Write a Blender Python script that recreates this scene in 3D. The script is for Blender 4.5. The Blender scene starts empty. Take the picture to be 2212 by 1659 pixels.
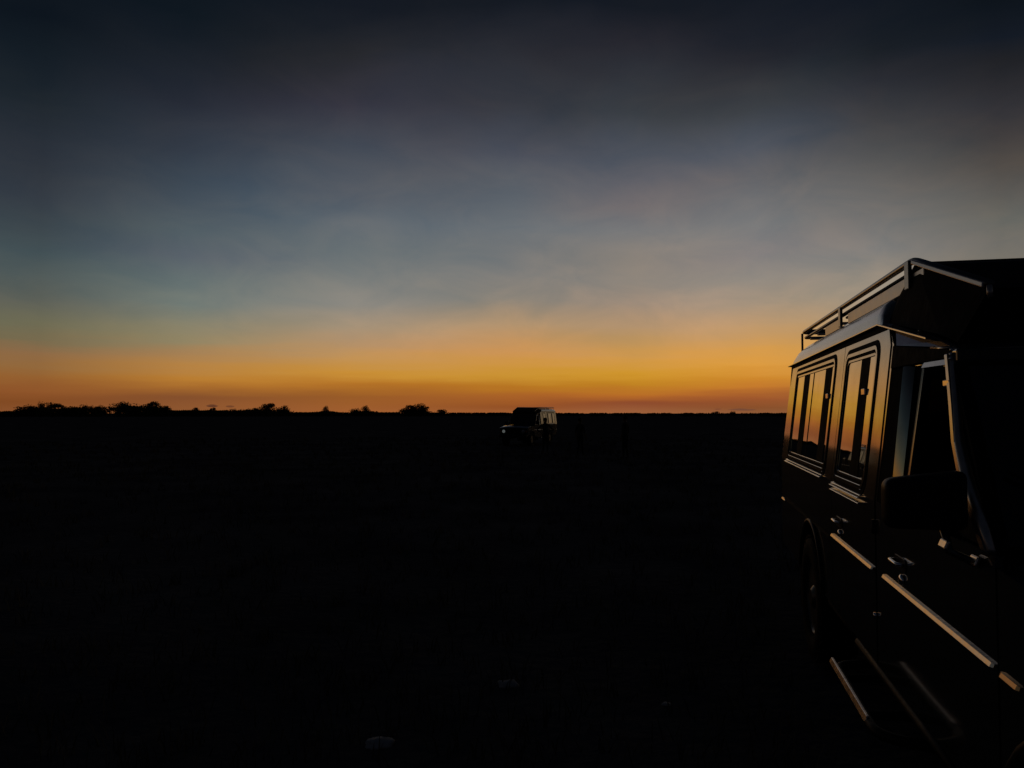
import bpy, bmesh, math, random
from mathutils import Vector, Matrix, noise
from mathutils.geometry import tessellate_polygon
random.seed(7)
R = math.radians
SC = bpy.context.scene
COL = SC.collection

# ------------------------------------------------------------------ camera
EYE = 1.6
cam_d = bpy.data.cameras.new('camera'); cam = bpy.data.objects.new('camera', cam_d); COL.objects.link(cam)
cam_d.sensor_width = 36.0; cam_d.lens = 36.0 * 1660.0 / 2212.0
cam_d.clip_start = 0.05; cam_d.clip_end = 90000.0
cam.location = (0, 0, EYE); cam.rotation_euler = (R(90 + 2.19), 0, 0)
SC.camera = cam

# ------------------------------------------------------------------ sky
def lin(c): return tuple(((v/255.0+0.055)/1.055)**2.4 if v > 10.3 else v/255.0/12.92 for v in c)
# dusk sky: colour against elevation (degrees), one column for each azimuth (degrees right of straight ahead)
F_, P_ = 1660.0, R(2.19)
def elev(x, y):
    u, v = (x-1106)/F_, (829.5-y)/F_
    d = Vector((u, math.cos(P_)-v*math.sin(P_), math.sin(P_)+v*math.cos(P_))).normalized()
    return math.degrees(math.asin(d.z))
SKY = [
 (80, .5438, [(30,13,20,28),(200,20,27,34),(400,33,38,44),(600,45,48,56),(750,54,58,66),(900,66,72,76),(1000,74,82,84),(1100,84,90,88),(1200,98,98,88),(1290,110,107,84),(1350,118,106,78),(1400,140,105,70),(1450,146,104,60),(1500,148,96,48),(1550,142,84,42),(1600,135,75,45),(1642,145,84,58)]),
 (398, .5438, [(30,14,22,30),(200,28,32,40),(400,40,42,52),(600,56,60,70),(800,76,82,90),(900,84,92,98),(1000,92,96,104),(1100,102,110,110),(1200,112,120,115),(1280,135,130,108),(1340,145,132,100),(1400,165,128,85),(1450,180,130,70),(1500,185,125,50),(1540,165,105,45),(1580,130,78,44),(1642,152,90,62)]),
 (752, .5438, [(30,20,25,34),(200,36,38,44),(400,54,54,66),(600,72,76,86),(800,92,96,104),(900,104,110,116),(1000,112,118,120),(1100,126,128,126),(1200,138,136,130),(1280,158,142,120),(1360,175,142,105),(1420,192,145,85),(1480,200,142,55),(1530,180,115,40),(1580,150,90,40),(1642,168,96,62)]),
 (1106, .5438, [(30,20,25,34),(200,38,40,48),(400,54,56,64),(600,76,80,92),(700,92,96,104),(900,108,114,120),(1000,118,120,122),(1100,134,130,126),(1200,146,136,124),(1300,180,148,112),(1400,205,148,85),(1450,205,148,65),(1490,200,145,50),(1530,180,115,35),(1580,165,95,40),(1615,150,80,48),(1642,165,95,65)]),
 (1371, .5438, [(30,20,25,34),(200,38,38,46),(400,54,60,68),(600,80,84,94),(700,92,94,104),(800,112,108,112),(900,122,122,124),(1000,130,126,122),(1100,142,134,126),(1200,158,140,124),(1300,182,148,112),(1350,190,148,95),(1420,208,152,75),(1480,205,148,45),(1530,190,130,35),(1570,180,105,40),(1600,134,70,44),(1642,162,98,76)]),
 (1637, .5438, [(30,20,25,34),(200,36,38,46),(400,60,64,70),(600,84,88,98),(700,108,104,106),(900,128,126,126),(1000,140,132,130),(1100,148,140,132),(1200,164,146,126),(1300,190,152,108),(1400,215,155,75),(1450,220,155,65),(1500,205,135,45),(1540,195,120,45),(1580,155,85,45),(1620,140,80,55),(1642,148,92,72)]),
 (1902, .4268, [(50,16,22,32),(300,28,32,38),(500,46,46,52),(700,70,68,70),(900,98,94,92),(1100,122,116,112),(1300,142,134,128),(1480,160,146,128),(1620,176,150,118),(1760,205,152,82),(1900,205,140,55),(1980,150,88,48),(2090,140,88,66)]),
 (2168, .3414, [(50,13,19,26),(300,20,26,36),(450,34,34,38),(700,54,52,56),(900,68,64,64),(1050,82,76,72),(1200,94,90,86),(1400,108,106,100),(1550,116,112,106),(1800,128,120,108),(2050,138,124,104),(2250,140,118,88),(2400,128,98,66),(2500,108,80,58),(2612,100,76,60)]),
]
world = bpy.data.worlds.new('World'); SC.world = world; world.use_nodes = True
nt = world.node_tree; N = nt.nodes; LK = nt.links
for n in list(N): N.remove(n)
out = N.new('ShaderNodeOutputWorld'); bg = N.new('ShaderNodeBackground'); LK.new(bg.outputs[0], out.inputs[0])
tc = N.new('ShaderNodeTexCoord')
def mnode(op, a, b=None, c=None, clamp=False):
    n = N.new('ShaderNodeMath'); n.operation = op; n.use_clamp = clamp
    for i, v in enumerate((a, b, c)):
        if v is None: continue
        if isinstance(v, (int, float)): n.inputs[i].default_value = v
        else: LK.new(v, n.inputs[i])
    return n.outputs[0]
sep = N.new('ShaderNodeSeparateXYZ'); LK.new(tc.outputs['Generated'], sep.inputs[0])
X, Y, Z = sep.outputs
# thin high cloud: stretched noise that bends the colour bands and mottles them
mp = N.new('ShaderNodeMapping'); mp.inputs['Scale'].default_value = (2.0, 2.0, 4.6); mp.inputs['Rotation'].default_value = (0.0, R(-24), 0.0)
LK.new(tc.outputs['Generated'], mp.inputs[0])
nz = N.new('ShaderNodeTexNoise'); nz.inputs['Scale'].default_value = 1.6; nz.inputs['Detail'].default_value = 3.0; nz.inputs['Roughness'].default_value = 0.45
LK.new(mp.outputs[0], nz.inputs['Vector'])
mp2 = N.new('ShaderNodeMapping'); mp2.inputs['Scale'].default_value = (5.0, 5.0, 70.0)
LK.new(tc.outputs['Generated'], mp2.inputs[0])
nz2 = N.new('ShaderNodeTexNoise'); nz2.inputs['Scale'].default_value = 1.3; nz2.inputs['Detail'].default_value = 4.0
LK.new(mp2.outputs[0], nz2.inputs['Vector'])
el = mnode('MULTIPLY', mnode('ARCSINE', Z), 180/math.pi)
w1 = mnode('MULTIPLY', mnode('SUBTRACT', nz.outputs[0], 0.5), mnode('MULTIPLY', el, 0.26))
w2 = mnode('MULTIPLY', mnode('SUBTRACT', nz2.outputs[0], 0.5), mnode('MULTIPLY', mnode('MULTIPLY', mnode('MAXIMUM', el, 0.0), mnode('SUBTRACT', 1.0, mnode('DIVIDE', el, 7.0), clamp=True)), 0.7))
elw = mnode('ADD', mnode('ADD', el, w1), w2)
EMAX = 36.0
fac = mnode('DIVIDE', elw, EMAX, clamp=True)
azi = mnode('MULTIPLY', mnode('ARCTAN2', X, Y), 180/math.pi)
ZEN = (13, 17, 25)
def smooth_ramp(e): return min(1.0, max(0.0, (e-6)/4))
def ramp(stops):
    r = N.new('ShaderNodeValToRGB'); e = r.color_ramp.elements
    stops = sorted(stops); stops = [(min(1.0, max(0.0, a/EMAX)), c) for a, c in stops]
    e[0].position = stops[0][0]; e[0].color = (*lin(stops[0][1]), 1)
    e[1].position = stops[-1][0]; e[1].color = (*lin(stops[-1][1]), 1)
    for p, c in stops[1:-1]:
        k = e.new(p); k.color = (*lin(c), 1)
    LK.new(fac, r.inputs[0]); return r.outputs[0]
DUSK = [(0, (24, 22, 26)), (4, (30, 28, 34)), (12, (24, 27, 36)), (22, (17, 21, 30)), (36, ZEN)]
cols = [(-125.0, ramp(DUSK))]
for x, k, st in SKY:
    s = [(max(0.0, elev(x, yp*k)), c) for yp, *c in st]
    s = [(e_, (c[0]*(1-(.04 if x > 600 else .085)*smooth_ramp(e_)), c[1]*(1-(.03 if x > 600 else .015)*smooth_ramp(e_)), c[2]*(1-(.03 if x > 600 else -.01)*smooth_ramp(e_)))) for e_, c in s]
    s = [(e_, (c[0]*(1-.05*(e_ < .7)), c[1]*(1-.02*(e_ < .7)), c[2]*(1-.22*(e_ < .7)))) for e_, c in s]
    s.append((36.0, ZEN))
    cols.append((math.degrees(math.atan((x-1106)/F_)), ramp(s)))
cols.append((115.0, ramp(DUSK)))
cur = cols[0][1]
for (a0, c0), (a1, c1) in zip(cols, cols[1:]):
    mr = N.new('ShaderNodeMapRange'); mr.clamp = True
    mr.interpolation_type = 'LINEAR' if abs(a1-a0) < 40 else 'SMOOTHSTEP'
    if abs(a1-a0) > 40:      # outside the frame the glow dies away round the horizon
        pass
    mr.inputs['From Min'].default_value = a0; mr.inputs['From Max'].default_value = a1
    LK.new(azi, mr.inputs['Value'])
    mx = N.new('ShaderNodeMix'); mx.data_type = 'RGBA'; mx.inputs[0].default_value = 0
    LK.new(mr.outputs[0], mx.inputs[0]); LK.new(cur, mx.inputs[6]); LK.new(c1, mx.inputs[7]); cur = mx.outputs[2]
# mottling of the veil: warm wisps and blue gaps, strongest above the orange band
nz3 = N.new('ShaderNodeTexNoise'); nz3.inputs['Scale'].default_value = 4.2; nz3.inputs['Detail'].default_value = 4.0; nz3.inputs['Roughness'].default_value = 0.58; nz3.inputs['Distortion'].default_value = 0.6
LK.new(mp.outputs[0], nz3.inputs['Vector'])
up_ = mnode('MULTIPLY', mnode('SUBTRACT', el, 3.0), 0.2, clamp=True)
w_ = mnode('MULTIPLY', mnode('ADD', mnode('MULTIPLY', mnode('SUBTRACT', nz3.outputs[0], 0.5), 0.75), mnode('MULTIPLY', mnode('SUBTRACT', nz.outputs[0], 0.5), 0.8)), up_)
cb = N.new('ShaderNodeCombineXYZ')
LK.new(mnode('ADD', mnode('MULTIPLY', w_, 0.95), 1.0), cb.inputs[0]); LK.new(mnode('ADD', mnode('MULTIPLY', w_, 0.55), 1.0), cb.inputs[1]); LK.new(mnode('ADD', mnode('MULTIPLY', w_, 0.22), 1.0), cb.inputs[2])
vm = N.new('ShaderNodeVectorMath'); vm.operation = 'MULTIPLY'; LK.new(cur, vm.inputs[0]); LK.new(cb.outputs[0], vm.inputs[1])
cur = vm.outputs[0]
nz4 = N.new('ShaderNodeTexNoise'); nz4.inputs['Scale'].default_value = 9.0; nz4.inputs['Detail'].default_value = 4.0
LK.new(mp2.outputs[0], nz4.inputs['Vector'])
# small dark cloud streaks low over the horizon
def streak(az, e, wa, we, tint, amt):
    global cur
    dx = mnode('DIVIDE', mnode('SUBTRACT', mnode('ADD', azi, mnode('MULTIPLY', mnode('SUBTRACT', nz2.outputs[0], 0.5), wa*1.6)), az), wa)
    dy = mnode('DIVIDE', mnode('SUBTRACT', mnode('ADD', el, mnode('MULTIPLY', mnode('SUBTRACT', nz.outputs[0], 0.5), we*1.2)), e), we)
    g = mnode('SUBTRACT', 1.0, mnode('ADD', mnode('MULTIPLY', dx, dx), mnode('MULTIPLY', dy, dy)), clamp=True)
    g = mnode('MULTIPLY', g, mnode('MULTIPLY', mnode('SUBTRACT', 0.64, nz4.outputs[0]), 5.0, clamp=True))
    g = mnode('MULTIPLY', mnode('SMOOTH_MIN', mnode('MULTIPLY', g, 2.2), 1.0, 0.3), amt)
    mx = N.new('ShaderNodeMix'); mx.data_type = 'RGBA'; LK.new(g, mx.inputs[0]); LK.new(cur, mx.inputs[6]); mx.inputs[7].default_value = (*lin(tint), 1); cur = mx.outputs[2]
streak(-21.4, 0.50, 0.42, 0.11, (72, 42, 34), 0.8)
streak(-20.2, 0.47, 0.32, 0.09, (84, 48, 36), 0.6)
streak(16.6, 0.27, 1.1, 0.10, (104, 68, 54), 0.75)
streak(15.0, 0.30, 0.30, 0.07, (104, 58, 46), 0.6)
# physically based twilight scattering on top, its sun in the same direction as the lamp
sky = N.new('ShaderNodeTexSky'); sky.sky_type = 'NISHITA'; sky.sun_disc = False
SUN_AZ = 6.0
sky.sun_elevation = R(0.4); sky.sun_rotation = R(SUN_AZ)
vs = N.new('ShaderNodeVectorMath'); vs.operation = 'SCALE'; LK.new(sky.outputs[0], vs.inputs[0]); vs.inputs['Scale'].default_value = 0.0012
va = N.new('ShaderNodeVectorMath'); va.operation = 'ADD'; LK.new(cur, va.inputs[0]); LK.new(vs.outputs[0], va.inputs[1])
LK.new(va.outputs[0], bg.inputs['Color']); bg.inputs['Strength'].default_value = 1.0

# ------------------------------------------------------------------ sun: already under the haze, only a trace of warm light
sun_d = bpy.data.lights.new('sun', 'SUN'); sun = bpy.data.objects.new('sun', sun_d); COL.objects.link(sun)
sun_d.energy = 0.01; sun_d.angle = R(40); sun_d.color = (1.0, 0.62, 0.3)
sun.rotation_euler = (R(90 - 4), 0, R(180 - SUN_AZ))
SC.cycles.max_bounces = 6; SC.cycles.diffuse_bounces = 2; SC.cycles.glossy_bounces = 4; SC.cycles.transparent_max_bounces = 8
SC.view_settings.view_transform = 'Standard'; SC.view_settings.look = 'None'
SC.view_settings.exposure = 0.0; SC.view_settings.gamma = 1.0

# ------------------------------------------------------------------ materials
M = {}
def mat(name, base, rough=0.5, metal=0.0, ior=1.5, spec=0.5, coat=0.0, coat_rough=0.03, var=0.0, vscale=8.0, bump=0.0, bscale=3.0, bdist=0.02):
    m = bpy.data.materials.new(name); m.use_nodes = True; t = m.node_tree; b = t.nodes['Principled BSDF']
    b.inputs['Base Color'].default_value = (*base, 1); b.inputs['Roughness'].default_value = rough
    b.inputs['Metallic'].default_value = metal; b.inputs['IOR'].default_value = ior
    b.inputs['Specular IOR Level'].default_value = spec
    b.inputs['Coat Weight'].default_value = coat; b.inputs['Coat Roughness'].default_value = coat_rough
    tcn = t.nodes.new('ShaderNodeTexCoord')
    if var:
        n = t.nodes.new('ShaderNodeTexNoise'); n.inputs['Scale'].default_value = vscale; n.inputs['Detail'].default_value = 6
        t.links.new(tcn.outputs['Object'], n.inputs['Vector'])
        mx = t.nodes.new('ShaderNodeMix'); mx.data_type = 'RGBA'
        mx.inputs[6].default_value = (*[c*(1-var) for c in base], 1); mx.inputs[7].default_value = (*[c*(1+var) for c in base], 1)
        t.links.new(n.outputs[0], mx.inputs[0]); t.links.new(mx.outputs[2], b.inputs['Base Color'])
        mr = t.nodes.new('ShaderNodeMapRange'); mr.inputs['To Min'].default_value = max(0.0, rough*0.8); mr.inputs['To Max'].default_value = min(1.0, rough*1.25)
        t.links.new(n.outputs[0], mr.inputs['Value']); t.links.new(mr.outputs[0], b.inputs['Roughness'])
    if bump:
        n = t.nodes.new('ShaderNodeTexNoise'); n.inputs['Scale'].default_value = bscale; n.inputs['Detail'].default_value = 2
        t.links.new(tcn.outputs['Object'], n.inputs['Vector'])
        bp = t.nodes.new('ShaderNodeBump'); bp.inputs['Strength'].default_value = bump; bp.inputs['Distance'].default_value = bdist
        t.links.new(n.outputs[0], bp.inputs['Height']); t.links.new(bp.outputs[0], b.inputs['Normal'])
        if coat: t.links.new(bp.outputs[0], b.inputs['Coat Normal'])
    M[name] = m; return m
mat('paint', (0.010, 0.018, 0.014), 0.5, spec=0.03, var=0.2, bump=0.05, bscale=2.2, bdist=0.02)
mat('roof_paint', (0.05, 0.055, 0.055), 0.22, ior=1.7, coat=1.0, coat_rough=0.12, var=0.15, bump=0.1, bscale=2.0)
mat('trim', (0.03, 0.03, 0.028), 0.22, ior=2.0, coat=1.0, coat_rough=0.1, var=0.2, vscale=20)
mat('rubber', (0.004, 0.004, 0.0045), 0.75, spec=0.04, var=0.3, vscale=30)
mat('sill_rubber', (0.006, 0.006, 0.006), 0.5, spec=0.10, var=0.3, vscale=30)
mat('plastic', (0.005, 0.005, 0.006), 0.4, spec=0.14, var=0.2, vscale=30)
mat('tyre', (0.004, 0.004, 0.004), 0.75, spec=0.06, var=0.4, vscale=25, bump=0.3, bscale=60, bdist=0.003)
mat('aluminium', (0.72, 0.72, 0.72), 0.18, metal=1.0, var=0.08, vscale=40)
mat('bright_trim', (0.58, 0.50, 0.42), 0.24, metal=1.0, var=0.4, vscale=14, bump=0.35, bscale=22, bdist=0.004)
mat('rail_highlight_paint', (0.48, 0.43, 0.38), 0.35, metal=0.8, var=0.3, vscale=30)  # pale metal carrying the highlights of the sloping rail and windscreen pillar
mat('screen_glass', (0.002, 0.002, 0.002), 0.02, spec=0.35)
mat('pillar_highlight_paint', (0.06, 0.055, 0.05), 0.3, var=0.3, vscale=20)  # paler and warmer than the body: the pillar's sky highlight put into colour
mat('sunset_tinted_strip', (0.5, 0.30, 0.14), 0.3, metal=1.0, var=0.4, vscale=20)  # orange sky reflection on the fender strip, put into the metal's colour
mat('chrome', (0.8, 0.8, 0.82), 0.08, metal=1.0, var=0.04, vscale=20)
mat('steel_tube', (0.02, 0.02, 0.02), 0.32, ior=1.7, coat=0.5, coat_rough=0.2, var=0.3, vscale=25)
mat('board', (0.42, 0.39, 0.36), 0.3, metal=0.75, var=0.3, vscale=6, bump=0.1, bscale=10)
mat('canvas', (0.006, 0.006, 0.0065), 0.8, spec=0.05, var=0.3, vscale=12, bump=0.4, bscale=40, bdist=0.004)
mat('interior', (0.006, 0.006, 0.006), 0.9, spec=0.02, var=0.3, vscale=10)
mat('seat_fabric', (0.012, 0.011, 0.010), 0.95, spec=0.02, var=0.3, vscale=40)
mat('rim', (0.04, 0.04, 0.04), 0.35, metal=0.6, var=0.2, vscale=15)
mat('lamp_lens', (0.25, 0.25, 0.25), 0.08, ior=1.5, coat=1.0)
mat('amber_lens', (0.35, 0.10, 0.01), 0.12, ior=1.5, coat=1.0)
mat('red_lens', (0.25, 0.01, 0.008), 0.12, ior=1.5, coat=1.0)
mat('stone', (0.36, 0.35, 0.34), 0.85, spec=0.2, var=0.35, vscale=30, bump=0.5, bscale=25, bdist=0.02)
mat('skin', (0.10, 0.055, 0.035), 0.6, spec=0.3, var=0.1)
mat('shirt', (0.03, 0.028, 0.03), 0.9, spec=0.05, var=0.2)
mat('trousers', (0.015, 0.015, 0.018), 0.9, spec=0.05, var=0.2)
mat('shoe', (0.01, 0.01, 0.01), 0.6, spec=0.2, var=0.2)
mat('hair', (0.006, 0.005, 0.005), 0.7, spec=0.1, var=0.2)
mat('bark', (0.03, 0.024, 0.018), 0.95, spec=0.02, var=0.4, vscale=3)
mat('leaf', (0.035, 0.05, 0.018), 0.9, spec=0.02, var=0.5, vscale=0.6)
mat('grass', (0.11, 0.095, 0.07), 0.95, spec=0.0, var=0.5, vscale=1.5)
def sheen(name, r0, r1, pw, rough):
    """lay a clear gloss over material `name`, reflectance r0 face-on rising to r1 at a glancing angle"""
    t = M[name].node_tree; b = t.nodes['Principled BSDF']; o = t.nodes['Material Output']
    lw = t.nodes.new('ShaderNodeLayerWeight'); lw.inputs['Blend'].default_value = 0.5
    pn = t.nodes.new('ShaderNodeMath'); pn.operation = 'POWER'; pn.inputs[1].default_value = pw; t.links.new(lw.outputs['Facing'], pn.inputs[0])
    mr = t.nodes.new('ShaderNodeMapRange'); mr.inputs['To Min'].default_value = r0; mr.inputs['To Max'].default_value = r1; t.links.new(pn.outputs[0], mr.inputs['Value'])
    tx = t.nodes.new('ShaderNodeTexCoord'); dn = t.nodes.new('ShaderNodeTexNoise'); dn.inputs['Scale'].default_value = 7.0; dn.inputs['Detail'].default_value = 7; dn.inputs['Roughness'].default_value = 0.65
    t.links.new(tx.outputs['Object'], dn.inputs['Vector'])
    dm = t.nodes.new('ShaderNodeMapRange'); dm.inputs['From Min'].default_value = 0.3; dm.inputs['From Max'].default_value = 0.7; dm.inputs['To Min'].default_value = 0.78; dm.inputs['To Max'].default_value = 1.0; t.links.new(dn.outputs[0], dm.inputs['Value'])
    dx = t.nodes.new('ShaderNodeMath'); dx.operation = 'MULTIPLY'; t.links.new(mr.outputs[0], dx.inputs[0]); t.links.new(dm.outputs[0], dx.inputs[1])
    gl = t.nodes.new('ShaderNodeBsdfGlossy'); gl.inputs['Roughness'].default_value = rough; gl.inputs['Color'].default_value = (1, 1, 1, 1)
    for l in list(t.links):
        if l.to_node == b and l.to_socket.name == 'Normal': t.links.new(l.from_socket, gl.inputs['Normal']); t.links.new(l.from_socket, lw.inputs['Normal'])
    ms = t.nodes.new('ShaderNodeMixShader'); t.links.new(dx.outputs[0], ms.inputs[0]); t.links.new(b.outputs[0], ms.inputs[1]); t.links.new(gl.outputs[0], ms.inputs[2]); t.links.new(ms.outputs[0], o.inputs[0])
sheen('paint', 0.03, 0.84, 2.0, 0.09)
sheen('pillar_highlight_paint', 0.02, 0.6, 2.0, 0.15)
# tinted glass: strong sky reflection at a glancing angle, dark look through it
g = bpy.data.materials.new('glass'); g.use_nodes = True; t = g.node_tree; t.nodes.remove(t.nodes['Principled BSDF'])
gl = t.nodes.new('ShaderNodeBsdfGlossy'); gl.inputs['Roughness'].default_value = 0.01; gl.inputs['Color'].default_value = (0.97, 0.97, 0.97, 1)
tr = t.nodes.new('ShaderNodeBsdfTransparent'); tr.inputs['Color'].default_value = (0.035, 0.038, 0.038, 1)
fr = t.nodes.new('ShaderNodeLayerWeight'); fr.inputs['Blend'].default_value = 0.5
fp = t.nodes.new('ShaderNodeMath'); fp.operation = 'POWER'; fp.inputs[1].default_value = 1.7; t.links.new(fr.outputs['Facing'], fp.inputs[0])
fm = t.nodes.new('ShaderNodeMapRange'); fm.inputs['To Min'].default_value = 0.05; fm.inputs['To Max'].default_value = 0.97; t.links.new(fp.outputs[0], fm.inputs['Value'])
tcn = t.nodes.new('ShaderNodeTexCoord'); nn = t.nodes.new('ShaderNodeTexNoise'); nn.inputs['Scale'].default_value = 2.0; nn.inputs['Detail'].default_value = 1
bp = t.nodes.new('ShaderNodeBump'); bp.inputs['Strength'].default_value = 0.10; bp.inputs['Distance'].default_value = 0.02
t.links.new(tcn.outputs['Object'], nn.inputs['Vector']); t.links.new(nn.outputs[0], bp.inputs['Height'])
t.links.new(bp.outputs[0], gl.inputs['Normal']); t.links.new(bp.outputs[0], fr.inputs['Normal'])
ms = t.nodes.new('ShaderNodeMixShader'); 
dn = t.nodes.new('ShaderNodeTexNoise'); dn.inputs['Scale'].default_value = 5.0; dn.inputs['Detail'].default_value = 8; dn.inputs['Roughness'].default_value = 0.7; t.links.new(tcn.outputs['Object'], dn.inputs['Vector'])
dm = t.nodes.new('ShaderNodeMapRange'); dm.inputs['From Min'].default_value = 0.3; dm.inputs['From Max'].default_value = 0.7; dm.inputs['To Min'].default_value = 0.86; dm.inputs['To Max'].default_value = 1.0; t.links.new(dn.outputs[0], dm.inputs['Value'])
dx = t.nodes.new('ShaderNodeMath'); dx.operation = 'MULTIPLY'; t.links.new(fm.outputs[0], dx.inputs[0]); t.links.new(dm.outputs[0], dx.inputs[1]); t.links.new(dx.outputs[0], ms.inputs[0])
t.links.new(tr.outputs[0], ms.inputs[1]); t.links.new(gl.outputs[0], ms.inputs[2])
t.links.new(ms.outputs[0], t.nodes['Material Output'].inputs[0]); M['glass'] = g
# ground: dark savanna soil
gm = bpy.data.materials.new('ground'); gm.use_nodes = True; t = gm.node_tree; b = t.nodes['Principled BSDF']
b.inputs['Roughness'].default_value = 1.0; b.inputs['Specular IOR Level'].default_value = 0.0
tcn = t.nodes.new('ShaderNodeTexCoord')
n1 = t.nodes.new('ShaderNodeTexNoise'); n1.inputs['Scale'].default_value = 0.35; n1.inputs['Detail'].default_value = 10; n1.inputs['Roughness'].default_value = 0.65
n2 = t.nodes.new('ShaderNodeTexNoise'); n2.inputs['Scale'].default_value = 9.0; n2.inputs['Detail'].default_value = 6
for n in (n1, n2): t.links.new(tcn.outputs['Object'], n.inputs['Vector'])
cr = t.nodes.new('ShaderNodeValToRGB'); cr.color_ramp.elements[0].position = 0.35; cr.color_ramp.elements[0].color = (0.048, 0.047, 0.050, 1)
cr.color_ramp.elements[1].position = 0.72; cr.color_ramp.elements[1].color = (0.13, 0.122, 0.12, 1)
t.links.new(n1.outputs[0], cr.inputs[0]); t.links.new(cr.outputs[0], b.inputs['Base Color'])
bp = t.nodes.new('ShaderNodeBump'); bp.inputs['Strength'].default_value = 0.7; bp.inputs['Distance'].default_value = 0.05
t.links.new(n2.outputs[0], bp.inputs['Height']); t.links.new(bp.outputs[0], b.inputs['Normal']); M['ground'] = gm

# ------------------------------------------------------------------ helpers
def link(name, me, parent=None, material=None, smooth=False):
    o = bpy.data.objects.new(name, me); COL.objects.link(o)
    if parent: o.parent = parent
    if material: me.materials.append(M[material])
    if smooth:
        for p in me.polygons: p.use_smooth = True
    return o
def tag(o, label=None, cat=None, group=None, kind=None):
    if label: o['label'] = label
    if cat: o['category'] = cat
    if group: o['group'] = group
    if kind: o['kind'] = kind
    return o
def from_bm(name, bm, parent, material, smooth=False, bevel=0.0, seg=2, auto=None):
    bmesh.ops.remove_doubles(bm, verts=bm.verts, dist=1e-5)
    bmesh.ops.recalc_face_normals(bm, faces=bm.faces)
    if bevel:
        es = [e for e in bm.edges if len(e.link_faces) == 2 and e.calc_face_angle(0) > R(25)]
        bmesh.ops.bevel(bm, geom=es, offset=bevel, segments=seg, affect='EDGES', profile=0.5)
    me = bpy.data.meshes.new(name)
    if auto is not None:
        for e in bm.edges:
            e.smooth = not (len(e.link_faces) == 2 and e.calc_face_angle(0) > R(auto))
        for f in bm.faces: f.smooth = True
    bm.to_mesh(me); bm.free()
    return link(name, me, parent, material, smooth)
def smooth_step(a, b, x):
    t_ = min(1.0, max(0.0, (x-a)/(b-a))); return t_*t_*(3-2*t_)
def ground_z(x, y):
    r = math.hypot(x, y)
    return -0.29*smooth_step(14, 42, r)*(1-smooth_step(110, 300, r))

# ------------------------------------------------------------------ ground
def build_ground():
    radii = [0.0]; r = 0.6
    while r < 70000: radii.append(r); r *= 1.16
    seg = 128; vs = [(0, 0, ground_z(0, 0))]; fs = []
    for r in radii[1:]:
        for k in range(seg):
            a_ = 2*math.pi*k/seg; x, y = r*math.cos(a_), r*math.sin(a_)
            rough = 0.018*noise.noise(Vector((x*0.5, y*0.5, 0)))*smooth_step(0, 3, r)*(1-smooth_step(200, 500, r))
            vs.append((x, y, ground_z(x, y)-0.02+rough))
    for k in range(seg): fs.append((0, 1+k, 1+(k+1) % seg))
    for i in range(len(radii)-2):
        b0, b1 = 1+i*seg, 1+(i+1)*seg
        for k in range(seg): fs.append((b0+k, b1+k, b1+(k+1) % seg, b0+(k+1) % seg))
    me = bpy.data.meshes.new('ground'); me.from_pydata(vs, [], fs)
    tag(link('ground', me, None, 'ground', True), kind='structure')
build_ground()

# ------------------------------------------------------------------ safari vehicle, in its own frame
# s: metres from the front reference towards the rear, q: metres across from the near-side reference, z: height
TT = math.tan(R(6.8)); BELT = 1.22; QC = 1.65; S0 = 4.0
def qs(z): return 0.80 + (TT*(z-BELT) if z > BELT else 0.0)
def L(s, q, z, m=1): return Vector(((q-QC)*m, s-S0, z))
def rr(s0, s1, z0, z1, r, n=5):
    pts = []
    for cx, cz, a0 in ((s1-r, z1-r, 0), (s0+r, z1-r, 90), (s0+r, z0+r, 180), (s1-r, z0+r, 270)):
        for k in range(n+1):
            a_ = R(a0+90*k/n); pts.append((cx+r*math.cos(a_), cz+r*math.sin(a_)))
    return pts
def plate(bm, outer, holes=(), off=0.0, th=0.02, m=1, mapf=None):
    """a sheet cut to an outline in (s, z) on the vehicle's flank, off metres inwards, th thick"""
    mapf = mapf or (lambda s, z, o: L(s, qs(z)+o, z, m))
    loops = [outer]+list(holes)
    tris = tessellate_polygon([[Vector((a_, b_, 0)) for a_, b_ in lp] for lp in loops])
    flat = [p for lp in loops for p in lp]
    f = [bm.verts.new(mapf(a_, b_, off)) for a_, b_ in flat]; k = [bm.verts.new(mapf(a_, b_, off+th)) for a_, b_ in flat]
    for tr_ in tris:
        try: bm.faces.new([f[i] for i in tr_]); bm.faces.new([k[i] for i in reversed(tr_)])
        except ValueError: pass
    i0 = 0
    for lp in loops:
        n = len(lp)
        for i in range(n):
            a_, b_ = i0+i, i0+(i+1) % n
            try: bm.faces.new((f[a_], f[b_], k[b_], k[a_]))
            except ValueError: pass
        i0 += n
def hexa(bm, c):
    v = [bm.verts.new(p) for p in c]
    for f in ((0,1,2,3),(4,5,6,7),(0,1,5,4),(1,2,6,5),(2,3,7,6),(3,0,4,7)): bm.faces.new([v[i] for i in f])
def box(bm, s0, s1, q0, q1, z0, z1, m=1):
    hexa(bm, [L(s0,q0,z0,m),L(s1,q0,z0,m),L(s1,q1,z0,m),L(s0,q1,z0,m),L(s0,q0,z1,m),L(s1,q0,z1,m),L(s1,q1,z1,m),L(s0,q1,z1,m)])
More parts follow.
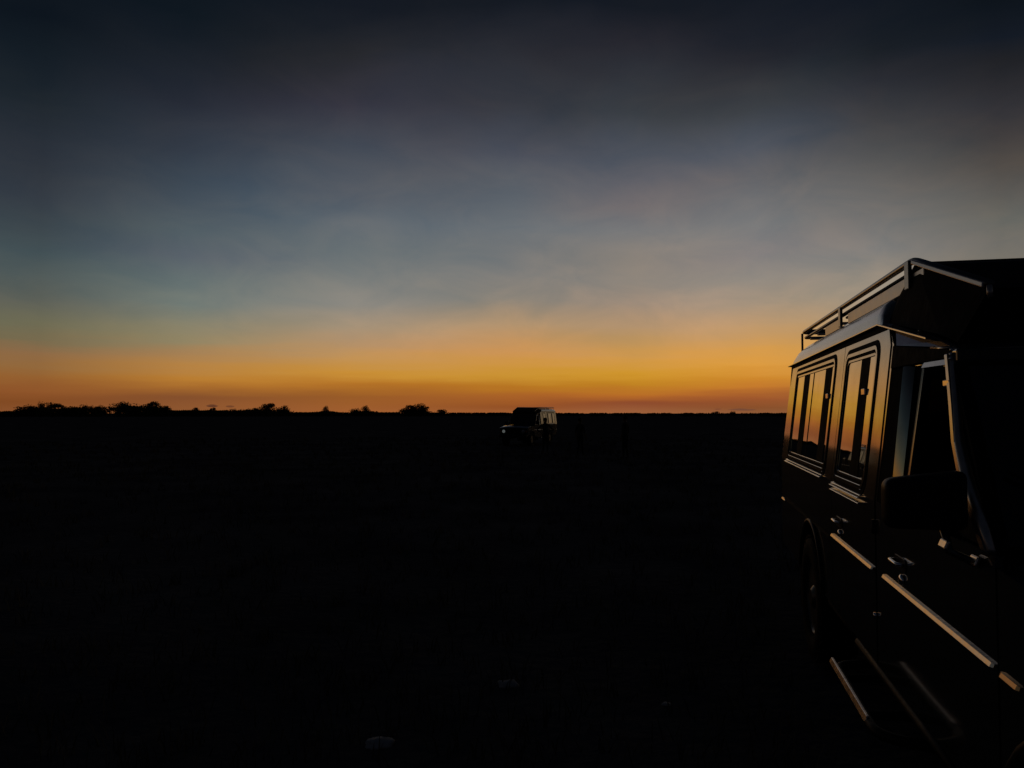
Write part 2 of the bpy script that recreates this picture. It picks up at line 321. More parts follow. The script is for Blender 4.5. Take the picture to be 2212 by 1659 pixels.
def tube(bm, pts, r, n=10, cap=True):
    pts = [Vector(p) for p in pts]; rings = []; up = Vector((0.13, 0.2, 0.97))
    for i, p in enumerate(pts):
        d = (pts[min(i+1, len(pts)-1)]-pts[max(i-1, 0)]).normalized()
        u = d.cross(up)
        if u.length < 0.1: u = d.cross(Vector((1, 0, 0)))
        u.normalize(); v = d.cross(u)
        rad = r[i] if isinstance(r, (list, tuple)) else r
        rings.append([bm.verts.new(p+u*rad*math.cos(2*math.pi*k/n)+v*rad*math.sin(2*math.pi*k/n)) for k in range(n)])
    for a_, b_ in zip(rings, rings[1:]):
        for k in range(n): bm.faces.new((a_[k], a_[(k+1) % n], b_[(k+1) % n], b_[k]))
    if cap: bm.faces.new(rings[0]); bm.faces.new(rings[-1])
def bend(pts, r=0.08, n=4):
    """round the corners of a poly-line"""
    pts = [Vector(p) for p in pts]; o = [pts[0]]
    for a_, b_, c_ in zip(pts, pts[1:], pts[2:]):
        d1, d2 = (a_-b_), (c_-b_); k = min(r, d1.length*0.45, d2.length*0.45)
        p0, p1 = b_+d1.normalized()*k, b_+d2.normalized()*k
        for i in range(n+1):
            t_ = i/n; o.append((p0*(1-t_)+b_*t_)*(1-t_)+(b_*(1-t_)+p1*t_)*t_)
    o.append(pts[-1]); return o
def rings(bm, prof, axis_pt, n=32):
    """lathe about the cross axis: prof is (x offset, radius)"""
    rs = []
    for dx, r in prof:
        rs.append([bm.verts.new(axis_pt+Vector((dx, r*math.cos(2*math.pi*k/n), r*math.sin(2*math.pi*k/n)))) for k in range(n)])
    for a_, b_ in zip(rs, rs[1:]):
        for k in range(n): bm.faces.new((a_[k], a_[(k+1) % n], b_[(k+1) % n], b_[k]))
    for e in (rs[0], rs[-1]): bm.faces.new(e)
NB = bmesh.new

def rub_strip(name, parent, s0, s1, z, m, mtl='trim', h=0.007, d=0.014):
    bm = NB(); prof = [(0.004, z-h), (-d, z-h*0.9), (-d, z-h*0.7), (-d+h*1.65*math.tan(R(27)), z+h*0.95), (0.004, z+h)]
    ends = []
    for s, sc in ((s0, 0.55), (s0+0.012, 1.0), (s1-0.012, 1.0), (s1, 0.55)):
        ends.append([bm.verts.new(L(s, 0.80+o*sc, z+(zz-z)*(0.6+0.4*sc), m)) for o, zz in prof])
    n = len(prof)
    for a_, b_ in zip(ends, ends[1:]):
        for k in range(n): bm.faces.new((a_[k], a_[(k+1) % n], b_[(k+1) % n], b_[k]))
    bm.faces.new(ends[0]); bm.faces.new(ends[-1])
    return from_bm(name, bm, parent, mtl, auto=12)
def ledge(parent, name, s0, s1, z, depth, h, m, mtl='aluminium'):
    bm = NB()
    o0 = qs(z)-depth
    c = [(o0, z), (o0, z+h*0.55), (o0+depth*0.5, z+h), (qs(z)+0.01, z+h), (qs(z)+0.01, z)]
    e = [[bm.verts.new(L(s, q, zz, m)) for q, zz in c] for s in (s0, s1)]
    for k in range(5): bm.faces.new((e[0][k], e[0][(k+1) % 5], e[1][(k+1) % 5], e[1][k]))
    bm.faces.new(e[0]); bm.faces.new(e[1])
    return from_bm(name, bm, parent, mtl, bevel=0.0015, seg=1)
def window(parent, s0, s1, z0, z1, m, bars, line=None, step=0.0):
    """sliding window: stepped frame round black stiles and tinted panes"""
    def ring(name, o, i, off, th, mtl, r0):
        bm = NB(); plate(bm, rr(s0+o, s1-o, z0+o, z1-o, r0), [rr(s0+i, s1-i, z0+i, z1-i, max(0.012, r0-(i-o)))], off, th, m)
        return from_bm(name, bm, parent, mtl, bevel=0.002, seg=1)
    ring('window_seal', -0.012, 0.012, -0.003, 0.03, 'rubber', 0.085)
    ring('window_frame', 0.0122, 0.034, -0.007, 0.04, 'paint', 0.07)
    ring('window_seal', 0.0342, 0.046, -0.003, 0.03, 'rubber', 0.055)
    ring('window_frame', 0.0462, 0.062, -0.001, 0.03, 'paint', 0.045)
    a0, a1, b0, b1 = s0+0.0622, s1-0.0622, z0+0.0622, z1-0.0622
    cuts = sorted(bars)
    x = a0; spans = []
    for c0, c1 in cuts: spans.append((x, c0)); x = c1
    spans.append((x, a1))
    for p0, p1 in spans:
        sub = [(p0, p1)] if not line or not (p0 < line < p1) else [(p0, line-0.012), (line+0.012, p1)]
        for c0, c1 in sub:
            bm = NB(); plate(bm, rr(c0+0.002, c1-0.002, b0, b1, 0.012, 3), (), 0.004, 0.005, m); from_bm('window_pane', bm, parent, 'glass')
    for c0, c1 in cuts:
        bm = NB(); plate(bm, [(c0, b0), (c1, b0), (c1, b1), (c0, b1)], (), 0.002, 0.03, m); from_bm('window_stile', bm, parent, 'rubber', bevel=0.003, seg=1)
    if line:
        bm = NB(); plate(bm, [(line-0.011, b0), (line+0.011, b0), (line+0.011, b1), (line-0.011, b1)], (), 0.002, 0.025, m); from_bm('window_stile', bm, parent, 'rubber')
    c0, c1 = cuts[0]
    bm = NB(); box(bm, c0+0.01, c0+0.08, qs(1.70)-0.006, qs(1.70)+0.01, 1.69, 1.722, m); from_bm('window_latch', bm, parent, 'aluminium', bevel=0.003, seg=1)
def handle(parent, s, z, m):
    bm = NB(); plate(bm, rr(s-0.085, s+0.085, z-0.026, z+0.026, 0.02, 4), (), -0.004, 0.02, m); from_bm('handle_cup', bm, parent, 'plastic', bevel=0.002, seg=1)
    bm = NB(); tube(bm, bend([L(s-0.06, 0.80, z+0.004, m), L(s-0.055, 0.772, z+0.006, m), L(s+0.055, 0.772, z+0.006, m), L(s+0.06, 0.80, z+0.004, m)], 0.02), 0.0075, 8)
    from_bm('handle', bm, parent, 'chrome', smooth=True)
    bm = NB(); mtx = Matrix.Translation(L(s-0.03, 0.796, z-0.056, m)) @ Matrix.Diagonal((0.012, 0.026, 0.021, 1))
    bmesh.ops.create_icosphere(bm, subdivisions=3, radius=1.0, matrix=mtx); from_bm('lock', bm, parent, 'chrome', smooth=True)
def arch(cs, r, z0, cz=0.42, n=14):
    a0 = math.asin((z0-cz)/r)
    return [(cs+r*math.cos(math.pi-a0-(math.pi-2*a0)*k/n), cz+r*math.sin(math.pi-a0-(math.pi-2*a0)*k/n)) for k in range(n+1)]
REAR_AX, FRONT_AX = 5.38, 1.78

def build_vehicle(name):
    root = bpy.data.objects.new(name, None); COL.objects.link(root)
    P = lambda n, bm, mtl, par=None, **k: from_bm(n, bm, par or root, mtl, **k)
    A_PIL = [(2.835, 1.80), (2.808, 1.755), (2.735, 1.63), (2.669, 1.508), (2.565, 1.402), (2.447, 1.313), (2.33, 1.225)]
    for m in (1, -1):
        # ---- rear quarter
        bm = NB(); low = [(4.655, 0.52)]+arch(REAR_AX, 0.48, 0.52)+[(6.93, 0.52), (6.93, BELT), (4.655, BELT)]
        plate(bm, low, (), 0, 0.02, m); rq = P('rear_quarter_panel', bm, 'paint')
        bm = NB(); plate(bm, [(4.655, BELT), (6.93, BELT), (6.90, 1.975), (4.655, 1.975)], [rr(4.87, 6.56, 1.236, 1.945, 0.085)], 0, 0.02, m)
        P('rear_pillar_panel', bm, 'paint', rq)
        window(rq, 4.87, 6.56, 1.236, 1.945, m, [(5.01, 5.235), (5.88, 6.13)], 5.69)
        for i, (dz, dp, h) in enumerate(((-0.006, 0.026, 0.009), (0.008, 0.016, 0.006))): ledge(rq, 'window_sill', 4.89, 6.54, 1.222+dz, dp, h, m)
        rub_strip('rub_strip', rq, 4.67, 6.69, 0.905, m, 'rubber')  # dull rubber gives this length of the strip its unlit look
        rub_strip('rub_strip', rq, 6.70, 6.915, 0.886, m, 'bright_trim', h=0.006, d=0.010)  # bright end piece added as the strip's glint
        # flare round the rear wheel
        bm = NB(); pts = arch(REAR_AX, 0.475, 0.53); tube(bm, [L(s, 0.795, z, m) for s, z in pts], 0.016, 8); P('wheel_flare', bm, 'plastic', rq, smooth=True)
        # ---- rear door
        bm = NB(); plate(bm, [(3.632, 0.52), (4.645, 0.52), (4.645, BELT), (3.632, BELT)], (), 0, 0.02, m); rd = P('rear_side_door', bm, 'paint')
        bm = NB(); plate(bm, [(3.632, BELT), (4.645, BELT), (4.645, 1.975), (3.70, 1.975), (3.645, 1.90)], [rr(3.83, 4.59, 1.228, 1.935, 0.085)], 0, 0.02, m); P('door_upper_panel', bm, 'paint', rd)
        window(rd, 3.83, 4.59, 1.228, 1.935, m, [(4.02, 4.205)])
        for i, (z_, dp, h) in enumerate(((1.178, 0.024, 0.010), (1.204, 0.026, 0.009), (1.217, 0.016, 0.006))): ledge(rd, 'window_sill', 3.85, 4.57, z_, dp, h, m)
        rub_strip('rub_strip', rd, 3.655, 4.632, 0.922, m, 'bright_trim'); handle(rd, 4.43, 1.018, m)
        bm = NB(); tube(bm, [L(3.618, 0.795, z, m) for z in (0.715, 0.74)], 0.010, 8); P('hinge', bm, 'chrome', rd, smooth=True)
        bm = NB(); tube(bm, [L(3.618, 0.795, z, m) for z in (1.08, 1.14)], 0.012, 8); P('hinge', bm, 'plastic', rd, smooth=True)
        # ---- front door
        bm = NB(); plate(bm, [(2.292, 0.52), (3.604, 0.52), (3.604, BELT), (2.292, BELT)], (), 0, 0.02, m); fd = P('front_door', bm, 'paint')
        rub_strip('rub_strip', fd, 2.30, 3.48, 0.928, m, 'bright_trim', h=0.0068, d=0.0135); handle(fd, 3.225, 1.025, m)
        # window surround: rear post (turned towards the front), slim edge, header, open window
        def quad(nm, c, mtl, th=0.02):
            bm = NB(); hexa(bm, [L(s, q, z, m) for s, q, z in c]+[L(s, q+th, z, m) for s, q, z in c]); return P(nm, bm, mtl, fd, bevel=0.002, seg=1)
        quad('door_post', [(3.604, qs(1.22)+.006, 1.22), (3.235, qs(1.22)+.035, 1.22), (3.235, qs(1.79)+.045, 1.79), (3.604, qs(1.79)+.006, 1.79)], 'rubber')
        bm = NB(); nz_ = 12; rows = []
        for i in range(nz_+1):       # the post's outer skin curls in towards its top
            z_ = 1.22+0.57*i/nz_; f_ = i/nz_; tw = 0.012+0.020*f_
            a_s, b_s = 3.352+0.035*f_, 3.262+0.075*f_
            rows.append([L(a_s, qs(z_)-0.004, z_, m), L((a_s+b_s)/2, qs(z_)-0.004+tw*0.42, z_, m), L(b_s, qs(z_)-0.004+tw, z_, m), L(b_s+0.004, qs(z_)+tw+0.01, z_, m), L(a_s, qs(z_)+0.012, z_, m)])
        vv = [[bm.verts.new(p) for p in r_] for r_ in rows]
        for r0_, r1_ in zip(vv, vv[1:]):
            for k in range(5): bm.faces.new((r0_[k], r0_[(k+1) % 5], r1_[(k+1) % 5], r1_[k]))
        bm.faces.new(vv[0]); bm.faces.new(vv[-1]); P('door_post', bm, 'paint', fd, auto=40)
        quad('window_edge', [(3.187, qs(1.22), 1.22), (3.168, qs(1.22)+.003, 1.22), (3.128, qs(1.79)+.006, 1.79), (3.14, qs(1.79), 1.79)], 'trim', 0.012)
        quad('window_header', [(3.138, qs(1.768)-.004, 1.768), (2.83, qs(1.763)-.004, 1.763), (2.835, qs(1.788)+.004, 1.786), (3.142, qs(1.792)+.004, 1.791)], 'trim')
        quad('window_header', [(3.604, qs(1.80), 1.794), (2.84, qs(1.80), 1.789), (2.846, qs(1.82), 1.815), (3.604, qs(1.89), 1.892)], 'rubber', 0.04)  # black face: the shade of the door recess put into the colour
        bm = NB(); box(bm, 2.66, 3.20, qs(1.22)-0.008, qs(1.22)+0.03, 1.222, 1.238, m); P('window_sill', bm, 'rubber', fd, bevel=0.003, seg=1)
        bm = NB(); box(bm, 2.78, 2.84, qs(1.70)-0.012, qs(1.70)+0.006, 1.690, 1.712, m); P('window_latch', bm, 'aluminium', fd, bevel=0.003, seg=1)
        # quarter light between sill and pillar
        bm = NB(); plate(bm, [(2.40, 1.225), (2.70, 1.225), (2.70, 1.46), (2.60, 1.385), (2.48, 1.30)], (), 0.02, 0.006, m); P('quarter_light', bm, 'rubber', fd)
        # ---- B pillar skin and slanting cant panel above the front door
        bm = NB(); plate(bm, [(3.606, BELT), (3.630, BELT), (3.643, 1.90), (3.695, 1.974), (3.80, 1.98), (3.606, 1.90)], (), 0.004, 0.02, m); P('centre_pillar', bm, 'paint')
        bm = NB()
        c = [(3.79, qs(1.99)+.004, 1.985), (3.04, qs(1.86)+.105, 1.868), (3.04, qs(1.84)+.095, 1.836), (3.40, qs(1.87)+.045, 1.868), (3.604, qs(1.90)+.008, 1.894)]
        f0 = [bm.verts.new(L(s, q, z, m)) for s, q, z in c]; f1 = [bm.verts.new(L(s, q+0.05, z, m)) for s, q, z in c]
        bm.faces.new(f0); bm.faces.new(f1)
        for k in range(5): bm.faces.new((f0[k], f0[(k+1) % 5], f1[(k+1) % 5], f1[k]))
        P('cant_panel', bm, 'paint')
        # ---- gutter
        bm = NB(); path = [(6.99, 2.003), (3.83, 2.010), (3.04, 1.872)]
        outer = [(s, qs(z)-0.026, z) for s, z in path]
        rows = []
        for s, q, z in outer:
            rows.append([bm.verts.new(L(s, q+dq, z+dz, m)) for dq, dz in ((0, -0.004), (0, 0.004), (0.004, 0.004), (0.006, 0.0), (0.05, 0.0), (0.05, -0.006))])
        for a_, b_ in zip(rows, rows[1:]):
            for k in range(6): bm.faces.new((a_[k], a_[(k+1) % 6], b_[(k+1) % 6], b_[k]))
        bm.faces.new(rows[0]); bm.faces.new(rows[-1]); P('rain_gutter', bm, 'trim', bevel=0.0015, seg=1)
        bm = NB(); plate(bm, [(3.74, 1.976), (6.93, 1.976), (6.93, 2.0), (3.82, 2.0)], (), -0.003, 0.03, m); P('roof_seal', bm, 'rubber')  # black seal strip that also carries the shade under the gutter
        bm = NB(); tube(bm, [L(s, qs(z)+0.004, z, m) for s, z in ((3.06, 1.838), (2.95, 1.828), (2.85, 1.822))], 0.006, 8); P('roof_seal', bm, 'trim', smooth=True)
        for z in (1.812, 1.797, 1.782):
            bm = NB(); bmesh.ops.create_icosphere(bm, subdivisions=2, radius=0.0055, matrix=Matrix.Translation(L(2.812, qs(z)-0.004, z, m))); P('rivet', bm, 'chrome', smooth=True)
        # ---- A pillar, fender, sill, step
        bm = NB(); tube(bm, [L(s, qs(z)+0.004, z, m) for s, z in A_PIL], [0.010, 0.013, 0.014, 0.016, 0.019, 0.016, 0.012], 10); P('windscreen_pillar', bm, 'rail_highlight_paint', smooth=True)
        bm = NB(); fr_ = [(s-0.006, z) for s, z in A_PIL]; bk_ = [(s+0.026+0.010*(z < 1.5), z) for s, z in A_PIL]; plate(bm, fr_+bk_[::-1], (), -0.012, 0.02, m); P('windscreen_pillar', bm, 'pillar_highlight_paint', bevel=0.003, seg=2)  # flat pale strip for the highlight along the pillar
        bm = NB(); fen = [(2.278, 0.52), (2.278, 1.19), (1.9, 1.165), (1.3, 1.10), (0.98, 1.05), (0.95, 0.62), (1.28, 0.60)]+[p for p in arch(FRONT_AX, 0.48, 0.56)]
        plate(bm, fen, (), 0, 0.02, m); fe = P('front_fender', bm, 'paint')
        bm = NB(); tube(bm, [L(s, 0.79, z, m) for s, z in arch(FRONT_AX, 0.475, 0.57)], 0.03, 8); P('wheel_flare', bm, 'plastic', fe, smooth=True)
        rub_strip('rub_strip', fe, 2.14, 2.262, 0.922, m, 'sunset_tinted_strip', h=0.0065, d=0.012)
        bm = NB(); box(bm, 1.33, 1.45, 0.785, 0.80, 0.93, 0.97, m); P('side_repeater', bm, 'amber_lens', fe, bevel=0.004)
        bm = NB(); tube(bm, [L(s, 0.812, 0.495, m) for s in (2.26, 3.0, 3.6, 4.04)], 0.022, 10); P('sill', bm, 'sill_rubber', smooth=True)
        bm = NB(); tube(bm, [L(s, 0.83, 0.495, m) for s in (4.04, 4.4, 4.86)], 0.022, 10); P('sill', bm, 'rubber', smooth=True)  # rear length in darker rubber, so the lit line along the sill stops here
        bm = NB(); tube(bm, bend([L(3.86, 0.84, 0.45, m), L(3.80, 0.66, 0.45, m), L(3.0, 0.66, 0.45, m), L(2.94, 0.84, 0.45, m)], 0.1), 0.02, 12); st = P('side_step', bm, 'sill_rubber', smooth=True)
        for s in (3.2, 3.62):
            bm = NB(); tube(bm, [L(s, 0.66, 0.45, m), L(s, 0.95, 0.47, m)], 0.018, 8); P('step_bracket', bm, 'rubber', st, smooth=True)
        bm = NB(); plate(bm, rr(3.12, 3.84, 0.452, 0.474, 0.008, 3), (), 0, 0.01, m, lambda s, z, o: L(s, 0.66-0.021+(z-0.452)*0.45+o, z, m)); P('step_edge', bm, 'bright_trim', st, bevel=0.002, seg=1)
        # ---- door mirror
        bm = NB(); box(bm, 2.43, 2.515, 0.568, 0.790, 1.262, 1.437, m)
        for v in bm.verts:
            v.co.z -= 0.03*((abs(v.co.x)-0.86)/0.22 > 0.6) if v.co.z > 1.35 else 0
        bmesh.ops.recalc_face_normals(bm, faces=bm.faces)
        bmesh.ops.bevel(bm, geom=list(bm.edges), offset=0.034, segments=5, affect='EDGES', profile=0.6)
        mi = P('door_mirror', bm, 'plastic', smooth=True)
        bm = NB(); box(bm, 2.513, 2.519, 0.595, 0.765, 1.285, 1.405, m); P('mirror_glass', bm, 'screen_glass', mi, bevel=0.002)
        bm = NB(); tube(bm, [L(2.47, 0.728, 1.275, m), L(2.44, 0.735, 1.205, m), L(2.42, 0.80, 1.175, m)], 0.012, 8); P('mirror_arm', bm, 'steel_tube', mi, smooth=True)
        for c, hs in (((2.42, 0.716, 1.228), (0.006, 0.030, 0.013)), ((2.40, 0.786, 1.188), (0.006, 0.027, 0.014))):
            bm = NB(); bmesh.ops.create_cube(bm, size=2, matrix=Matrix.Translation(L(*c, m)) @ Matrix.Rotation(R(23)*m, 4, 'Y') @ Matrix.Diagonal((*hs, 1))); P('mirror_knuckle', bm, 'bright_trim', mi, bevel=0.004, seg=2)
        # ---- wheels
        for ax, nm in ((REAR_AX, 'rear'), (FRONT_AX, 'front')):
            c = L(ax, 0.90, 0.40, m); sg = -m
            bm = NB(); rings(bm, [(sg*-0.12, 0.24), (sg*-0.125, 0.36), (sg*-0.10, 0.39), (sg*0.09, 0.39), (sg*0.112, 0.375), (sg*0.122, 0.33), (sg*0.118, 0.26), (sg*0.09, 0.235), (sg*-0.05, 0.23)], c, 48)
            wh = P('wheel', bm, 'tyre', auto=50)
            bm = NB()
            for k in range(36):
                a_ = 2*math.pi*k/36
                for o_, w_ in ((0.075, 0.035), (0.0, 0.03), (-0.075, 0.035)):
                    rot = Matrix.Rotation(a_+(0.06 if o_ == 0 else 0), 4, 'X')
                    vsq = [c+rot @ Vector((o_*1.0+dx*w_, dy*0.024, dz)) for dz in (0.384, 0.402) for dx, dy in ((-1,-1),(1,-1),(1,1),(-1,1))]
                    hexa(bm, vsq)
            P('tread', bm, 'tyre', wh)
            bm = NB(); rings(bm, [(sg*0.09, 0.238), (sg*0.10, 0.225), (sg*0.07, 0.20), (sg*0.05, 0.12), (sg*0.085, 0.085), (sg*0.11, 0.05), (sg*0.11, 0.0001)], c, 32); P('rim', bm, 'rim', wh, auto=35)
            for k in range(6):
                a_ = 2*math.pi*k/6
                bm = NB(); bmesh.ops.create_icosphere(bm, subdivisions=1, radius=0.012, matrix=Matrix.Translation(c+Vector((sg*0.08, 0.1*math.cos(a_), 0.1*math.sin(a_))))); P('wheel_nut', bm, 'chrome', wh)
        bm = NB(); box(bm, 5.88, 5.90, 0.80, 1.02, 0.22, 0.60, m); P('mud_flap', bm, 'rubber')
        # ---- front seat
        bm = NB(); box(bm, 2.75, 3.25, 1.0, 1.52, 0.78, 0.92, m); sb = P('seat', bm, 'seat_fabric', bevel=0.04, seg=3)
        bm = NB(); box(bm, 3.22, 3.36, 1.0, 1.52, 0.90, 1.48, m); P('backrest', bm, 'seat_fabric', sb, bevel=0.04, seg=3)
        bm = NB(); box(bm, 3.26, 3.34, 1.14, 1.40, 1.50, 1.70, m); P('headrest', bm, 'seat_fabric', sb, bevel=0.03, seg=3)
        for s in (4.2, 5.0, 5.8):
            bm = NB(); box(bm, s-0.35, s, 1.0, 1.52, 0.78, 0.90, m); sb = P('seat', bm, 'seat_fabric', bevel=0.03)
            bm = NB(); box(bm, s-0.03, s+0.10, 1.0, 1.52, 0.88, 1.55, m); P('backrest', bm, 'seat_fabric', sb, bevel=0.03)
        # ---- lamps at both ends
        c = L(0.94, 1.06, 0.86, m)
        bm = NB(); bmesh.ops.create_cone(bm, cap_ends=True, segments=24, radius1=0.1, radius2=0.105, depth=0.06, matrix=Matrix.Translation(c) @ Matrix.Rotation(R(90), 4, 'X')); hl = P('headlight', bm, 'chrome', auto=30)
        bm = NB(); bmesh.ops.create_icosphere(bm, subdivisions=3, radius=1, matrix=Matrix.Translation(c+Vector((0, -0.03, 0))) @ Matrix.Diagonal((0.092, 0.022, 0.092, 1))); P('lens', bm, 'lamp_lens', hl, smooth=True)
        bm = NB(); box(bm, 0.925, 0.96, 0.84, 0.93, 0.80, 0.92, m); P('indicator', bm, 'amber_lens', bevel=0.008)
        bm = NB(); box(bm, 6.925, 6.96, 0.86, 0.98, 0.80, 1.02, m); P('tail_light', bm, 'red_lens', bevel=0.008)
    # ---- inner shell and floor (dark lining behind the gaps)
    bm = NB(); box(bm, 2.32, 6.90, 0.86, 2.44, 0.50, 0.60); P('floor', bm, 'interior')
    bm = NB(); box(bm, 2.30, 2.42, 0.83, 2.47, 0.60, 1.20); P('dashboard', bm, 'interior', bevel=0.02)
    bm = NB(); box(bm, 2.5, 4.7, 1.34, 1.96, 0.26, 0.50); P('fuel_tank', bm, 'rubber', bevel=0.04, seg=3)
    bm = NB(); box(bm, 1.1, 6.85, 1.2, 1.32, 0.42, 0.52); box(bm, 1.1, 6.85, 1.98, 2.10, 0.42, 0.52); P('chassis', bm, 'rubber')
    for m in (1, -1):
        bm = NB(); plate(bm, [(2.32, 0.56), (4.85, 0.56), (4.95, 0.9), (5.8, 0.9), (5.9, 0.56), (6.88, 0.56), (6.88, 1.20), (2.32, 1.20)], (), 0.03, 0.01, m); P('inner_lining', bm, 'interior')
        bm = NB(); plate(bm, [(3.64, 1.235), (3.83, 1.235), (3.84, 1.935), (3.72, 1.96), (3.66, 1.90)], (), 0.03, 0.01, m); P('inner_lining', bm, 'interior')
    bm = NB()
    for sgn in range(24):
        a0_, a1_ = 2*math.pi*sgn/24, 2*math.pi*(sgn+1)/24
    c = L(2.62, 2.02, 1.16); pts = [c+Matrix.Rotation(R(25), 4, 'X') @ Vector((0.19*math.cos(2*math.pi*k/24), 0, 0.19*math.sin(2*math.pi*k/24))) for k in range(25)]
    tube(bm, pts, 0.014, 8, False); tube(bm, [c, c+Vector((0, -0.22, -0.08))], 0.03, 8); tube(bm, [pts[0], c, pts[12]], 0.012, 6); P('steering_wheel', bm, 'plastic', smooth=True)
    # ---- rear end
    bm = NB()
    def rear(s_, z_, o): return None
    hexa(bm, [L(6.932, 0.83, 0.55), L(6.932, 2.47, 0.55), L(6.91, 2.47, 0.55), L(6.91, 0.83, 0.55), L(6.932, 0.82, BELT), L(6.932, 2.48, BELT), L(6.91, 2.48, BELT), L(6.91, 0.82, BELT)]); tg = P('rear_door_panel', bm, 'paint')
    for q0, q1 in ((0.93, 1.60), (1.70, 2.37)):
        bm = NB(); hexa(bm, [L(6.925, q0, 1.25), L(6.925, q1, 1.25), L(6.915, q1, 1.25), L(6.915, q0, 1.25), L(6.90, q0+0.03, 1.88), L(6.90, q1-0.03, 1.88), L(6.89, q1-0.03, 1.88), L(6.89, q0+0.03, 1.88)]); P('rear_window', bm, 'glass', tg)
    bm = NB()
    for q0, q1 in ((0.825, 0.93), (1.60, 1.70), (2.37, 2.475)): hexa(bm, [L(6.93, q0, 1.22), L(6.93, q1, 1.22), L(6.905, q1, 1.22), L(6.905, q0, 1.22), L(6.905, q0+(0.06 if q0 < 1 else 0), 1.99), L(6.905, q1-(0.06 if q1 > 2.4 else 0), 1.99), L(6.88, q1-(0.06 if q1 > 2.4 else 0), 1.99), L(6.88, q0+(0.06 if q0 < 1 else 0), 1.99)])
    box(bm, 6.885, 6.904, 0.91, 2.39, 1.88, 1.985); P('rear_window_frame', bm, 'paint', tg)
    bm = NB(); box(bm, 6.94, 7.04, 0.86, 2.44, 0.48, 0.60); P('rear_bumper', bm, 'plastic', bevel=0.02)
    # ---- front end
    bm = NB(); rows = []
    for s, z, dr in ((2.34, 1.205, 0.0), (2.0, 1.19, 0.005), (1.5, 1.16, 0.012), (1.1, 1.10, 0.02), (0.97, 1.04, 0.03)):
        rows.append([bm.verts.new(L(s, q, z+dz-dr*0)) for q, dz in ((0.822, -0.02), (0.86, 0.0), (1.1, 0.012), (1.3, 0.03), (2.0, 0.03), (2.2, 0.012), (2.44, 0.0), (2.478, -0.02))])
    for a_, b_ in zip(rows, rows[1:]):
        for k in range(7): bm.faces.new((a_[k], a_[k+1], b_[k+1], b_[k]))
    ex = bmesh.ops.extrude_face_region(bm, geom=list(bm.faces)); bmesh.ops.translate(bm, verts=[v for v in ex['geom'] if isinstance(v, bmesh.types.BMVert)], vec=(0, 0, -0.025))
    P('hood', bm, 'paint', auto=30)
    bm = NB(); box(bm, 0.965, 0.985, 0.83, 2.47, 0.62, 1.02); gr = P('grille_panel', bm, 'paint', bevel=0.006)
    for k in range(5):
        bm = NB(); box(bm, 0.945, 0.964, 1.22, 2.08, 0.74+k*0.05, 0.765+k*0.05); P('grille_bar', bm, 'plastic', gr, bevel=0.004)
    bm = NB(); box(bm, 0.80, 0.93, 0.80, 2.50, 0.50, 0.66); P('front_bumper', bm, 'plastic', bevel=0.03, seg=3)
    bm = NB()
    wt, wb = (2.80, 1.765), (2.36, 1.235)
    hexa(bm, [L(wb[0], 0.86, wb[1]), L(wb[0], 2.44, wb[1]), L(wb[0]+0.012, 2.44, wb[1]), L(wb[0]+0.012, 0.86, wb[1]), L(wt[0], 0.91, wt[1]), L(wt[0], 2.39, wt[1]), L(wt[0]+0.012, 2.39, wt[1]), L(wt[0]+0.012, 0.91, wt[1])]); ws = P('windscreen', bm, 'screen_glass')
    for q0, q1, tq0, tq1 in ((0.822, 0.86, 0.868, 0.91), (2.44, 2.478, 2.39, 2.432)):
        bm = NB(); hexa(bm, [L(wb[0]-0.004, q0, wb[1]), L(wb[0]-0.004, q1, wb[1]), L(wb[0]+0.02, q1, wb[1]), L(wb[0]+0.02, q0, wb[1]), L(wt[0]-0.004, tq0, wt[1]), L(wt[0]-0.004, tq1, wt[1]), L(wt[0]+0.02, tq1, wt[1]), L(wt[0]+0.02, tq0, wt[1])]); P('windscreen_frame', bm, 'rubber', ws)
    bm = NB(); box(bm, 2.79, 2.86, 0.875, 2.425, 1.768, 1.815); P('windscreen_frame', bm, 'paint', ws, bevel=0.008)
    for q in (1.25, 1.95):
        bm = NB(); tube(bm, [L(2.34, q, 1.25), L(2.40, q-0.12, 1.33), L(2.50, q-0.34, 1.43)], 0.007, 6); P('wiper', bm, 'plastic', ws)
    bm = NB(); tube(bm, [L(2.33, 0.93, 1.19), L(2.40, 0.945, 1.45), L(2.47, 0.955, 1.72)], [0.006, 0.004, 0.003], 6); P('aerial', bm, 'chrome', smooth=True)
    # ---- raised roof
    bm = NB(); rows = []
    sect = [(0.0, 0.0), (0.006, 0.30), (0.03, 0.58), (0.075, 0.80), (0.15, 0.92), (0.35, 0.98), (0.765, 1.0)]
    st = [(6.975, 2.003, .02), (6.97, 2.003, .05), (6.95, 2.003, .10), (6.90, 2.004, .14), (6.80, 2.004, .165), (6.6, 2.004, .178), (5.5, 2.006, .18), (4.4, 2.008, .18), (4.0, 2.009, .18), (3.93, 2.009, .178), (3.885, 2.01, .165), (3.86, 2.01, .14), (3.845, 2.01, .02), (3.70, 1.988, .012), (3.5, 1.952, .012), (3.25, 1.908, .012), (3.04, 1.871, .012), (2.86, 1.825, .012), (2.83, 1.81, .012)]
    for s, zb, h in st:
        q0 = qs(zb)+0.008; tw = 1.0+(1.0 if s < 3.87 else 0.35 if s < 3.9 else 0)
        if s > 6.6: q0 += 0.0
        half = [(min(q0+dq*(tw if dq < 0.5 else 1.0), 1.60) if dq < 0.7 else QC, zb+h*f_) for dq, f_ in sect]
        full = half[:-1]+[(QC, zb+h)]+[(2*QC-q, z) for q, z in reversed(half[:-1])]
        rows.append([bm.verts.new(L(s, q, z)) for q, z in full])
